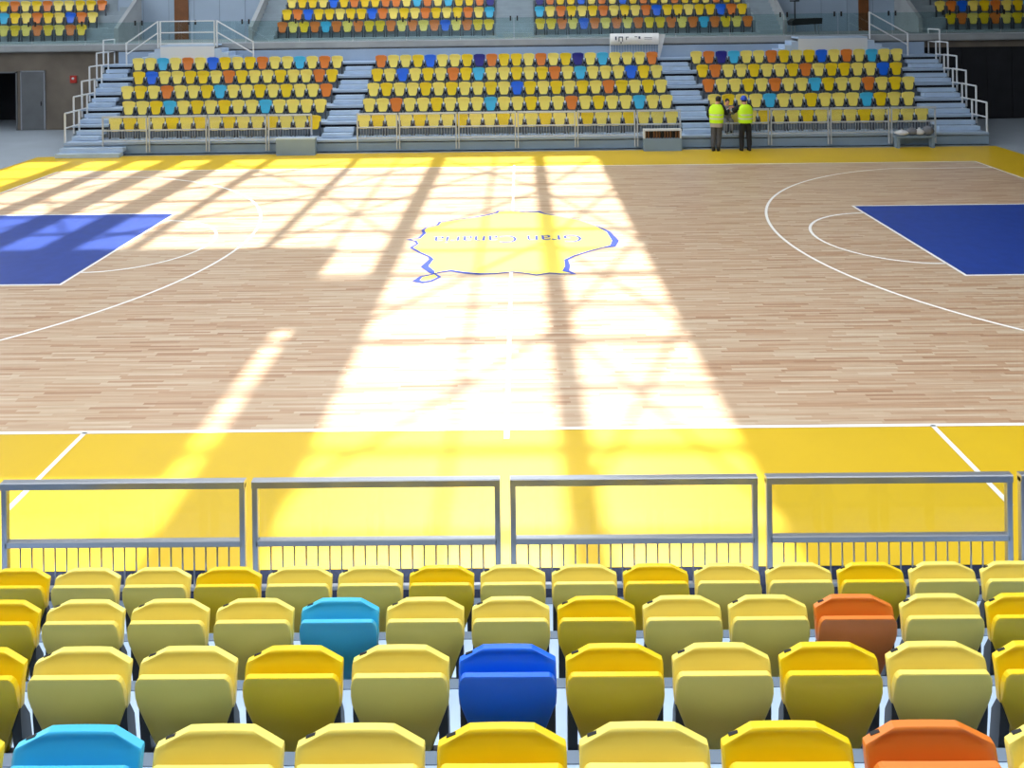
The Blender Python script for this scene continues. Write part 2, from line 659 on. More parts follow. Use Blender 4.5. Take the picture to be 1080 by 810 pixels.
NEAR = [  # colours left to right, index of the first column relative to the seat nearest the centre line
    ('YPPYPPYPPYPPYPP', -7), ('YPPPCPPYPPOPY', -6), ('YPPYPBYPYPY', -5), ('YCPPYPYOP', -4)]
NROW = ['first', 'second', 'third', 'fourth']
for i, (cs, k0) in enumerate(NEAR):
    for j, c in enumerate(cs):
        seat(0.115 + 0.4868 * (k0 + j), NEAR_F - ND * i - 0.738, Z1 + RISE * i, c, False,
             '%s tip-up seat, %s in %s near row behind the railing' % (SEATC[c][0], ordend(j, len(cs)), NROW[i]), 'folded seats in the near stand')

FARS = {
    'left': [('PYPPYPYPYPPYPPY', 121.8, 331.8), ('PPYCPYPYPPCPPPP', 136.0, 338.0), ('PYPOPPYCPPYPYPPO', 134.4, 344.3), ('YBPPYYPOYPPYPPOY', 146.7, 350.3), ('PPCPOPBYPYOPPCPOP', 146.0, 355.7)],
    'middle': [('PYPPYPPYPPYPPYPPYPPYPPP', 384.0, 708.2), ('PPOPPYPPPCPPYPPOPYPPCPP', 389.6, 702.7), ('PYPPYPYPPYPBYPYPYPOYPYP', 394.0, 697.2), ('YPBPYPOYCPPYPYOPCPPPBYP', 398.0, 692.3), ('OPPYBPPYNOYYPOPYNPCPPPO', 402.1, 687.5)],
    'right': [('PPPYPPYPPPYPPPP', 761.5, 971.9), ('PYPPCPPYPPPCYPP', 753.4, 957.6), ('OPPYPOPPCYPPOPYP', 747.2, 958.0), ('YOPPYPPYOPYYPPBY', 740.7, 944.9), ('PONCPPOYPYBPOPCPP', 734.3, 945.5)]}
FROW = ['front', 'second', 'third', 'fourth', 'top']
EDGE = {}
for blk, rows in FARS.items():
    for i, (cs, u0, u1) in enumerate(rows):
        Ys = FAR_F + DEPTH * i + SEATBACK
        z = Z1 + RISE * i
        v = PY + (CZ - z - .55) / (Ys - CY) * F
        a, c = atY(u0, v, Ys).x, atY(u1, v, Ys).x
        EDGE[blk, i] = (a - 0.24, c + 0.24)
        for j, cc in enumerate(cs):
            x = a + (c - a) * j / (len(cs) - 1)
            seat(x, Ys, z, cc, True, '%s tip-up seat, %s in %s row of far %s block' % (SEATC[cc][0], ordend(j, len(cs)), FROW[i], blk),
                 'seats in the far %s block' % blk, pan_down=(blk == 'right' and i == 0 and j == 0))

# aisle steps of the far stand (two half steps in front of every deck)
def aisle(xf):
    for i in range(0, 6):
        for k in (1, 2):
            st = MB()
            if xf(i) is None:
                continue
            x0, x1 = xf(i)
            z = Z1 + RISE * (i - 1) + RISE * k / 3
            zb = Z1 + RISE * (i - 1) if i else 0.0
            y1 = FAR_F + DEPTH * i - 0.0
            y0 = y1 - 0.29 * (3 - k)
            if i == 0:
                z, y0 = Z1 * k / 3, y1 - 0.26 * (3 - k)
                zb = 0.0
            st.box(x0, x1, y0, y1 - 0.014 if k == 2 else y0 + 0.29, max(zb, z - 0.135), z)
            st.box(x0, x1, y0 - 0.008, y0, z - 0.05, z + 0.003)
            o = st.build('aisle_step', 'deck', far_stand)
            o.location = (0, -FAR_F, 0)


def ed(blk, i, s):
    i = min(max(i - 1, 0), 4)
    return EDGE[blk, i][s]


aisle(lambda i: (far_ends(max(i - 1, 0))[0] + 0.08, ed('left', i, 0) - 0.12) if i else (-15.35, -13.2))
aisle(lambda i: (ed('left', i, 1) + 0.12, ed('middle', i, 0) - 0.10) if i else None)
aisle(lambda i: (ed('middle', i, 1) + 0.10, ed('right', i, 0) - 0.12) if i else None)
aisle(lambda i: (ed('right', i, 1) + 0.12, far_ends(max(i - 1, 0))[1] - 0.08) if i else None)

# ------------------------------------------------------------------ guard rails
def guard_rail(x0, x1, y, zb, zt, zm, label, group, dark, foot, nb=None):
    root = empty('guard_rail', ((x0 + x1) / 2, y, zb))
    w = x1 - x0
    M1 = 'steel_dark' if dark else 'steel'
    hz, hm = zt - zb, zm - zb
    f = MB()
    f.bar((-w / 2, 0, hz - 0.03), (w / 2, 0, hz - 0.03), 0.06, 0.06)
    f.build('top_rail', M1, root)
    for s in (-1, 1):
        p = MB()
        p.bar((s * (w / 2 - 0.022), 0, foot - zb), (s * (w / 2 - 0.022), 0, hz - 0.03), 0.044, 0.05)
        p.build('post', M1, root)
    q = MB()
    q.bar((-w / 2 + .03, 0, hm), (w / 2 - .03, 0, hm), 0.05, 0.05)
    q.build('middle_rail', M1, root)
    q = MB()
    q.bar((-w / 2 + .03, 0, 0.05), (w / 2 - .03, 0, 0.05), 0.035, 0.035)
    q.build('bottom_rail', M1, root)
    n = max(2, round((w - 0.09) / 0.0915))
    for k in range(1, n):
        bb = MB()
        x = -w / 2 + 0.045 + (w - 0.09) * k / n
        bb.bar((x, 0, 0.06), (x, 0, hm - 0.02), 0.014, 0.014, seg=6)
        bb.build('baluster', M1, root)
    g = MB()
    g.box(-w / 2 + 0.044, w / 2 - 0.044, -0.004, 0.004, hm + 0.03, hz - 0.06)
    g.build('clear_panel', 'clear_panel', root)
    return tag(root, label, 'railing', group)


NR_Y = CY + 6.25
nx = [(-268, -4), (3, 259.5), (267, 528), (538.5, 799), (808, 1067), (1075.5, 1336)]
for k, (a, c) in enumerate(nx):
    if k == 0:
        continue
    pos = ['leftmost', 'second from left', 'third from left', 'fourth from left', 'cut off by frame edge'][k - 1]
    guard_rail(atY(a, 560, NR_Y).x, atY(c, 560, NR_Y).x, NR_Y, 0.44, 1.335, 0.845,
               'grey steel guard rail with clear panel, %s in the near row' % pos, 'guard rails before the near seats', True, 0.12)
FR_Y = 10.10
for blk, us in (('left', (107, 156, 219, 282, 330)), ('middle', (375.5, 420, 482.5, 545, 608, 671, 719)), ('right', (750, 812, 875, 939, 988))):
    for k in range(len(us) - 1):
        a, c = atY(us[k], 140, FR_Y).x, atY(us[k + 1], 140, FR_Y).x
        n = len(us) - 1
        guard_rail(a + 0.025, c - 0.025, FR_Y, 0.44, 1.33, 0.845,
                   'pale steel guard rail, %s below the far %s seat block' % (ordend(k, n), blk), 'guard rails before the far seats', False, 0.10)

# end guards of the far stand, one stepped railing each end
for s, nm in ((0, 'left'), (1, 'right')):
    root = empty('stepped_railing', (far_ends(0)[s], FAR_F, Z1))
    ox, oy, oz = far_ends(0)[s], FAR_F, Z1
    for i in range(6):
        x = far_ends(i)[s] - ox + (0.03 if s == 0 else -0.03)
        y0, y1 = DEPTH * i + 0.05, DEPTH * (i + 1) - 0.01
        z = RISE * i
        p = MB()
        p.bar((x, y0, z - (0.3 if i else 0.0)), (x, y0, z + 1.0), 0.05, 0.05)
        p.build('post', 'steel_white', root)
        p = MB()
        p.bar((x, y1, z), (x, y1, z + 1.0), 0.05, 0.05)
        p.build('post', 'steel_white', root)
        p = MB()
        p.bar((x, y0, z + 1.0), (x, y1, z + 1.0), 0.05, 0.05)
        p.build('top_rail', 'steel_white', root)
        p = MB()
        p.bar((x, y0, z + 0.5), (x, y1, z + 0.5), 0.04, 0.04)
        p.build('middle_rail', 'steel_white', root)
    tag(root, 'pale stepped end railing climbing the far stand beside the %s' % ('grey metal door' if s == 0 else 'black curtain wall'), 'railing', 'end railings of the far stand')

# ------------------------------------------------------------------ upper tier
UY, UZ = 15.72, 3.46
b = MB()
b.box(-34, 34, UY, 26, UZ - 0.24, UZ)
tag(b.build('ceiling', 'concrete'), kind='structure').name = 'upper_slab'
b = MB()
b.box(far_ends(5)[0] + 0.3, far_ends(5)[1] - 0.3, UY - 0.10, UY - 0.02, Z1 + RISE * 5, UZ - 0.27)
o = b.build('back_panel', 'fascia', far_stand)
o.location = (0, -FAR_F, 0)

# wall below the upper tier with an opening on the left
WY = UY + 0.25
dL = atY(-60, 100, WY).x
dR = atY(17, 100, WY).x
m0, m1 = atY(23.5, 100, WY).x, atY(47, 100, WY).x
w = MB()
w.box(-34, dL, WY, WY + 0.3, 0, UZ - 0.24)
w.box(dL, dR, WY, WY + 0.3, 2.36, UZ - 0.24)
w.box(dR, 0.0, WY, WY + 0.3, 0, UZ - 0.24)
tag(w.build('wall_far', 'concrete_dark'), kind='structure')
w = MB()
w.box(dL - 0.3, dR + 0.3, WY + 3.0, WY + 3.1, 0, UZ - .24)
w.box(dL - 0.4, dL - 0.3, WY + .3, WY + 3.1, 0, UZ - .24)
w.box(dR + 0.3, dR + 0.4, WY + .3, WY + 3.1, 0, UZ - .24)
tag(w.build('wall_passage', 'black_cloth'), kind='structure')
w = MB()
w.box(dR, dR + 0.06, WY - 0.03, WY + 0.02, 0, 2.42)
w.box(dL, dR + 0.06, WY - 0.03, WY + 0.02, 2.36, 2.42)
tag(w.build('trim_1', 'door_metal'), kind='structure')
d2 = MB().box(m0, m1, WY - 0.04, WY - 0.001, 0.01, 2.40).build('door_1', 'door_metal')
tag(d2, kind='structure')
h = MB().bar((m1 - 0.10, WY - 0.09, 1.0), (m1 - 0.10, WY - 0.09, 1.18), 0.03, 0.03)
h.bar((m1 - 0.10, WY - 0.09, 1.09), (m1 - 0.10, WY - 0.03, 1.09), 0.03, 0.03)
h.build('door_handle', 'black', d2)
h = MB()
for x0, x1, z0, z1 in ((m0 - .05, m0, 0, 2.45), (m1, m1 + .05, 0, 2.45), (m0 - .05, m1 + .05, 2.40, 2.45)):
    h.box(x0, x1, WY - 0.05, WY, z0, z1)
h.build('door_frame', 'steel_dark', d2)
p = atY(78, 83.5, WY)
fa = MB().box(-0.13, 0.13, -0.07, -0.001, -0.15, 0.15).build('alarm_box', 'red')
fa.location = (p.x, WY, p.z)
tag(fa, 'small red fire alarm box on the concrete wall by the left stairs', 'alarm box')
h = MB()
h.loft([[(0.05 * math.cos(t * math.pi / 6), y, 0.03 + 0.05 * math.sin(t * math.pi / 6)) for t in range(12)] for y in (-0.085, -0.07)])
h.build('push_button', 'white', fa)
# right: black panelled wall
w = MB()
w.box(0.0, 34, WY, WY + 0.3, 0, UZ - 0.24)
wr_ = tag(w.build('wall_far', 'black_cloth'), kind='structure')
x = 16.2
while x < 33:
    pnl = MB().box(x + 0.02, x + 1.0, WY - 0.03, WY - 0.001, 0.05, UZ - 0.55)
    pnl.build('panel', 'black_cloth', wr_)
    x += 1.03
w = MB()
w.box(13, 34, WY - 0.04, WY, UZ - 0.52, UZ - 0.24)
w.build('header', 'concrete_dark', wr_)

# upper seating blocks: concrete steps
UF = 18.45
def upx(u, i=0):
    return atY(u, 24, 19.1 + 0.76 * i).x


UB = [(-34, upx(112)), (upx(293), upx(523)), (upx(563), upx(797)), (upx(985), 34)]
UROW = 0.76
UR = 0.55
us_ = empty('upper_stand', (0, UF, UZ))
for bi, (x0, x1) in enumerate(UB):
    ws = MB()
    for i in range(6):
        z = UZ + 0.06 + UR * i
        ws.box(x0, x1, UF + UROW * i, UF + UROW * (i + 1) + 0.001, UZ, z)
    o = ws.build('seating_block', 'concrete_step', us_)
    o.location = (0, -UF, -UZ)
# stairs between the blocks
for x0, x1 in ((upx(112), upx(131)), (upx(270), upx(293)), (upx(523), upx(563)), (upx(797), upx(822)), (upx(962), upx(985))):
    st = MB()
    for i in range(14):
        st.box(x0, x1, UF + 0.27 * i, UF + 0.27 * (i + 1) + 0.001, UZ, UZ + 0.195 * (i + 1))
    o = st.build('stair_flight', 'concrete_step', us_)
    o.location = (0, -UF, -UZ)
# sloped parapets along the vomitories
for x in (upx(131), upx(270), upx(822), upx(962)):
    st = MB()
    st.prism([(UF - .1, UZ), (UF - .1, UZ + 0.62), (UF + 4.2, UZ + 3.6), (UF + 4.2, UZ)], 'x', x - 0.09, x + 0.09)
    o = st.build('parapet', 'concrete', us_)
    o.location = (0, -UF, -UZ)
tag(us_, kind='structure')
# back walls
for n_, (a, c) in enumerate(((131, 270), (822, 962))):
    w = MB()
    x0, x1 = atY(a, 10, 20.4).x - .4, atY(c, 10, 20.4).x + .4
    w.box(x0, x1, 20.6, 20.8, UZ, 8.4)
    k = 0
    wl = tag(w.build('wall_back', 'wall_panel'), kind='structure')
    xx = x0
    while xx < x1:
        MB().box(xx, xx + 0.015, 20.585, 20.6, UZ, 8.4).build('panel_joint', 'riser', wl)
        xx += 1.2
    u0, u1 = ((183.5, 198), (906, 916.5))[n_]
    dd = MB().box(atY(u0, 10, 20.5).x, atY(u1, 10, 20.5).x, 20.53, 20.584, UZ + 0.002, UZ + 2.6).build('door_%d' % (n_ + 2), 'brown_door')
    tag(dd, kind='structure')
w = MB()
w.box(-34, 34, UF + UROW * 6 + .3, UF + UROW * 6 + .6, UZ, 12)
tag(w.build('wall_rear', 'concrete'), kind='structure')

# upper seats (smaller and partly cut by the frame: one mass)
um = {k: MB() for k in 'PYOCBN'}
ub = MB()
def useat(x, y, z, k):
    # same moulded seat, coarser, facing the court
    for key, mb in ((('pan', k), um[k]), (('back', k), um[k])):
        me = SM[key]
        n = len(mb.v)
        mb.v += [(x - v.co.x, y - v.co.y, z + v.co.z) for v in me.vertices]
        for p_ in me.polygons:
            mb.face([n + i for i in p_.vertices], True)
    for s in (-1, 1):
        me = SM['br', s]
        n = len(ub.v)
        ub.v += [(x - v.co.x, y - v.co.y, z + v.co.z) for v in me.vertices]
        for p_ in me.polygons:
            ub.face([n + i for i in p_.vertices])


UPS = [
    [('PYPOYPOY', 4.5, 86.2, 31), ('CYPOYPBOP', 4.5, 97.9, 17), ('YOPYOPPYYO', 4.5, 107.6, 4)],
    [('OPYOCOPOYYOPOPOBPOYY', 297.9, 515.6, 25), ('YOBYYPYYBOPYPOYPYOPC', 302.7, 516.3, 11), ('PYYPBYOYYOOPCOPCYYON', 308, 517, -2)],
    [('YYOPBOPOPOYYOPOCOYPO', 569.8, 788.4, 22), ('CPOYPYOPYPOBYYPYYBOY', 569, 782.5, 8), ('NOYYBPOPBYOYPOYYPOYP', 569, 777, -5)],
    [('YOPYOPYP', 1002.6, 1084.5, 16), ('POBPYOPYC', 991.2, 1085, 2.5), ('YPOYPOPYPO', 985, 1088, -10)]]
for blk in UPS:
    for i, (cs, u0, u1, v) in enumerate(blk):
        Y = UF + UROW * i + 0.62
        a, c = atY(u0, v, Y).x, atY(u1, v, Y).x
        extra = 0
        for j, cc in enumerate(cs):
            useat(a + (c - a) * j / (len(cs) - 1), Y, UZ + 0.06 + UR * i, cc)
allv = MB()
names = []
for k in 'PYOCBN':
    n = len(allv.v)
    allv.v += um[k].v
    allv.cur = len(names)
    for f_ in um[k].f:
        allv.face([n + i for i in f_], True)
    names.append('seat_' + k)
n = len(allv.v)
allv.v += ub.v
allv.cur = len(names)
for f_ in ub.f:
    allv.face([n + i for i in f_])
names.append('slate')
tag(allv.build('upper_seats', names), 'rows of mixed yellow, orange and blue seats behind the upper glass balustrade', 'seats', kind='stuff')

# glass balustrade along the upper lip
gx = -17.6
edges = []
xs_ = [-22.0 + 2.2 * k for k in range(21)]
gn = 0
for k in range(len(xs_) - 1):
    x0, x1 = xs_[k] + 0.02, xs_[k + 1] - 0.02
    e = empty('glass_balustrade', ((x0 + x1) / 2, UY + 0.08, UZ))
    hw = (x1 - x0) / 2
    MB().box(-hw, hw, -0.008, 0.008, 0.05, 0.93).build('glass_pane', 'teal_glass', e)
    MB().box(-hw, hw, -0.03, 0.03, 0, 0.06).build('base_channel', 'steel', e)
    for s in (-1, 1):
        MB().box(s * (hw - 0.12) - 0.03, s * (hw - 0.12) + 0.03, -0.02, 0.02, 0.80, 1.0).build('clamp', 'black', e)
    tag(e, 'tinted glass balustrade pane, %s along the upper tier edge' % ordend(k, len(xs_) - 1), 'balustrade', 'upper tier glass balustrade')
lip = MB().box(-34, 34, UY - 0.05, UY, UZ - 0.20, UZ + 0.02)
tag(lip.build('trim_2', 'concrete'), kind='structure')

# ------------------------------------------------------------------ bridges from the stand up to the upper tier
def bridge(u0, u1, ul, ur, label, full):
    Yf = 14.78
    xa, xb = atY(u0, 47, Yf).x, atY(u1, 47, Yf).x
    xl, xr = atY(ul, 60, Yf).x, atY(ur, 60, Yf).x
    zd = Z1 + RISE * 5
    root = empty('access_platform', ((xa + xb) / 2, Yf, zd))
    cx = (xa + xb) / 2
    t = UZ + 0.02 - zd
    mid = MB()
    mid.box(xa - cx, xb - cx, 0, UY - Yf - 0.12, t - 0.06, t)
    mid.build('landing', 'deck', root)
    mid = MB()
    mid.box(xa - cx, xb - cx, 0.0, 0.03, 0.0, t - 0.06)
    mid.build('front_panel', 'steel_white', root)
    for s, xe, xo in ((-1, xl, xa), (1, xr, xb)):
        n = 4
        for k in range(n):
            a = xo + (xe - xo) * 0.72 * k / n
            c = xo + (xe - xo) * 0.72 * (k + 1) / n
            z = t * (1 - (k + 1) / (n + 1))
            st = MB()
            st.box(min(a, c) - cx, max(a, c) - cx, 0.02, UY - Yf - 0.12, 0.0, z)
            st.build('step', 'deck', root)
        if not full and s == -1:
            continue
        # sloping rail
        for hgt in (0.95, 0.5):
            rl = MB()
            rl.bar((xo - cx + s * 0.10, 0.03, t + hgt), (xe - cx, 0.03, hgt - 0.08), 0.045)
            rl.build('sloping_rail', 'steel_white', root)
        for (px, z0, z1) in ((xo - cx + s * 0.10, t - 0.1, t + 0.97), (xe - cx, 0.0, 0.90)):
            po = MB()
            po.bar((px, 0.03, z0), (px, 0.03, z1), 0.05)
            po.build('rail_post', 'steel_white', root)
    if full:
        for hgt in (0.95, 0.5, 0.06):
            rl = MB()
            rl.bar((xa - cx, 0.03, t + hgt), (xb - cx, 0.03, t + hgt), 0.045)
            rl.build('landing_rail', 'steel_white', root)
        for px in (xa - cx, xb - cx):
            po = MB()
            po.bar((px, 0.03, t - 0.1), (px, 0.03, t + 0.97), 0.05)
            po.build('rail_post', 'steel_white', root)
    return tag(root, label, 'platform', 'platforms linking the far stand to the upper tier')


bridge(169, 226, 133, 267, 'pale metal landing with railed steps both sides above far left block', True)
bridge(842, 915, 803, 958, 'pale metal landing with one sloping handrail above far right block', False)

# ------------------------------------------------------------------ banner barrier on the top deck
zd = Z1 + RISE * 5
Yb = FAR_F + DEPTH * 5 + 0.35
p0, p1 = atY(643.5, 36, Yb), atY(694.5, 36, Yb)
bw = p1.x - p0.x
br = empty('barrier', ((p0.x + p1.x) / 2, Yb, zd))
hh = p0.z - zd
for s in (-1, 1):
    MB().bar((s * bw / 2, 0, 0), (s * bw / 2, 0, hh), 0.045).build('post', 'steel_white', br)
MB().bar((-bw / 2, 0, hh), (bw / 2, 0, hh), 0.045).build('top_rail', 'steel_white', br)
MB().bar((-bw / 2, 0, 0.12), (bw / 2, 0, 0.12), 0.035).build('bottom_rail', 'steel_white', br)
for k in range(1, 18):
    x = -bw / 2 + bw * k / 18
    MB().bar((x, 0, 0.12), (x, 0, hh), 0.014, seg=6).build('bar', 'steel_white', br)
fl = MB()
fl.prism([(bw / 2, 0.02), (bw / 2 + 0.05, 0.02), (bw / 2 + 0.28, hh - 0.03), (bw / 2, hh - 0.03)], 'y', 0.03, 0.05)
fl.build('side_brace', 'steel_white', br)
tag(br, 'pale barred barrier holding a white banner behind the far top row', 'barrier')
bn = empty('banner', ((p0.x + p1.x) / 2, Yb - 0.035, zd + hh - 0.44))
wv = MB()
N_ = 24
for k in range(N_ + 1):
    x = -bw / 2 + 0.0 + bw * k / N_
    y = -0.012 - 0.012 * math.sin(k * 1.3)
    for (z, dy) in ((0, 0), (0.46, 0)):
        wv.v.append((x, y, z))
        wv.v.append((x, y + 0.006, z))
for k in range(N_):
    q = 4 * k
    wv.face([q, q + 4, q + 6, q + 2], True)
    wv.face([q + 1, q + 3, q + 7, q + 5], True)
    wv.face([q + 2, q + 6, q + 7, q + 3])
    wv.face([q, q + 1, q + 5, q + 4])
wv.build('sheet', 'white', bn)
for (a, c, z0, z1) in ((0.10, .13, .20, .34), (.17, .19, .14, .34), (.19, .24, .30, .34), (.24, .26, .14, .34), (.21, .23, .05, .14), (.32, .34, .2, .33), (.34, .38, .3, .33),
                       (.50, .56, .31, .34), (.58, .62, .24, .34), (.70, .86, .28, .30), (.70, .86, .22, .235)):
    MB().box(-bw / 2 + bw * a, -bw / 2 + bw * c, -0.030, -0.027, z0, z1).build('faded_print', 'paint_mark', bn)
tag(bn, 'white banner with faded dark marks on the barrier behind top row', 'banner')

# ------------------------------------------------------------------ small things along the far stand's front
def floor_box(u0, u1, vt, y0, y1):
    a, c = atY(u0, 150, y0).x, atY(u1, 150, y0).x
    z = atY((u0 + u1) / 2, vt, y0).z
    return a, c, z


a, c, z = floor_box(291, 332, 145.5, 9.72, 10.0)
e = empty('step_box', ((a + c) / 2, 9.86, 0))
hw = (c - a) / 2
MB().box(-hw, hw, -0.14, 0.12, 0, z - 0.05).build('body', 'skirt', e)
MB().box(-hw - .02, hw + .02, -0.16, 0.13, z - 0.05, z).build('tread', 'deck', e)
tag(e, 'long pale grey step box against the far stand below left block', 'step')
a, c, z = floor_box(679, 719, 136.5, 9.75, 10.0)
e = empty('slatted_box', ((a + c) / 2, 9.86, 0))
hw = (c - a) / 2
MB().box(-hw, hw, -0.12, 0.12, 0, 0.42).build('base', 'skirt', e)
MB().box(-hw, hw, -0.12, 0.12, z - 0.05, z).build('top_frame', 'steel_white', e)
MB().box(-hw + .03, hw - .03, 0.05, 0.11, 0.42, z - .05).build('back', 'black', e)
for s in (-1, 1):
    MB().box(s * (hw - .025) - .025, s * (hw - .025) + .025, -0.12, 0.12, 0.42, z - .05).build('side', 'steel_white', e)
for k in range(13):
    x = -hw + 0.08 + (2 * hw - 0.16) * k / 12
    MB().box(x - 0.022, x + 0.022, -0.06, 0.02, 0.42, z - .05 - 0.02 * (k % 3)).build('strip', 'wood_strip' if k % 4 != 2 else 'black', e)
tag(e, 'grey box with brown and black upright strips by centre right aisle', 'box')
a, c, z = floor_box(945, 987, 143.5, 9.75, 10.0)
e = empty('low_bench', ((a + c) / 2, 9.86, 0))
hw = (c - a) / 2
MB().box(-hw, hw, -0.12, 0.12, z - .06, z).build('top', 'skirt', e)
for s in (-1, 1):
    MB().box(s * (hw - .08) - .05, s * (hw - .08) + .05, -0.1, 0.1, 0, z - .06).build('leg', 'skirt', e)
tag(e, 'low grey bench under crumpled bags by the right far stairs', 'bench')


def bag(x, y, z, r, m_, label, seed):
    rnd = random.Random(seed)
    mb = MB()
    rings = []
    for a_ in range(9):
        t = math.pi * a_ / 8
        q = max(math.sin(t), 0.06)
        rings.append([(r[0] * q * math.cos(2 * math.pi * k / 14) * (1 + rnd.uniform(-.14, .14)), r[1] * q * math.sin(2 * math.pi * k / 14) * (1 + rnd.uniform(-.14, .14)),
                       r[2] * (1 - math.cos(t)) * (1 + rnd.uniform(-.08, .08))) for k in range(14)])
    mb.loft(rings)
    o = mb.build('bag', m_)
    o.location = (x, y, z)
    kn = MB()
    kn.loft([[(0.03 * s_ * math.cos(2 * math.pi * k / 8), 0.03 * s_ * math.sin(2 * math.pi * k / 8), r[2] * 2 - 0.03 + dz) for k in range(8)] for s_, dz in ((1.2, 0), (.6, .03), (1.3, .07))])
    kn.build('knot', m_, o)
    return tag(o, label, 'bag', 'bags on the low bench')


ctr = (a + c) / 2
bag(ctr - hw * 0.62, 9.86, z, (0.24, 0.12, 0.09), 'bag_white', 'flat white bag at the aisle end of the low grey bench', 1)
bag(ctr - hw * 0.12, 9.86, z, (0.17, 0.12, 0.13), 'bag_grey', 'grey bag in the middle of the low grey bench', 2)
bag(ctr + hw * 0.27, 9.86, z, (0.15, 0.12, 0.11), 'bag_white', 'rounded white bag beside the grey bag on the bench', 3)
bag(ctr + hw * 0.70, 9.86, z, (0.19, 0.12, 0.15), 'bag_grey', 'bulky grey bag at the stair end of the low bench', 4)

# black equipment on the upper landing
p = atY(849, 31, 17.0)
e = empty('equipment_trolley', (p.x, 17.0, UZ))
MB().prism([(-.62, .42), (.62, .48), (.64, .72), (-.5, .70), (-.66, .58)], 'y', -.28, .28).build('body', 'black', e)
for sx_ in (-.5, .5):
    for sy_ in (-.2, .2):
        MB().bar((sx_, sy_, 0), (sx_, sy_, .46), .05).build('leg', 'steel_dark', e)
q = MB().bar((-.42, 0, .7), (-.42, 0, 1.45), .05, seg=8)
q.bar((-.62, 0, 1.45), (-.22, 0, 1.45), .06, seg=8)
q.build('pole', 'black', e)
tag(e, 'black equipment trolley with a T-shaped pole behind the upper glass', 'trolley')

# ------------------------------------------------------------------ people
def skin_obj(name, pts, edges, radii, mname, sub=2):
    me = bpy.data.meshes.new(name)
    me.from_pydata(pts, edges, [])
    o = bpy.data.objects.new(name, me)
    COL.objects.link(o)
    sm = o.modifiers.new('skin', 'SKIN')
    sm.use_smooth_shade = True
    for v, r in zip(me.skin_vertices[0].data, radii):
        v.radius = (r, r) if not isinstance(r, tuple) else r
    me.skin_vertices[0].data[0].use_root = True
    if sub:
        ss = o.modifiers.new('sub', 'SUBSURF')
        ss.levels = ss.render_levels = sub
    bpy.context.view_layer.update()
    ev = o.evaluated_get(bpy.context.evaluated_depsgraph_get())
    out = bpy.data.meshes.new_from_object(ev)
    bpy.data.objects.remove(o)
    out.materials.clear()
    out.materials.append(MATS[mname])
    return out


def join_mb(me, mb):
    n = len(mb.v)
    mb.v += [tuple(v.co) for v in me.vertices]
    for p_ in me.polygons:
        mb.face([n + i for i in p_.vertices], True)


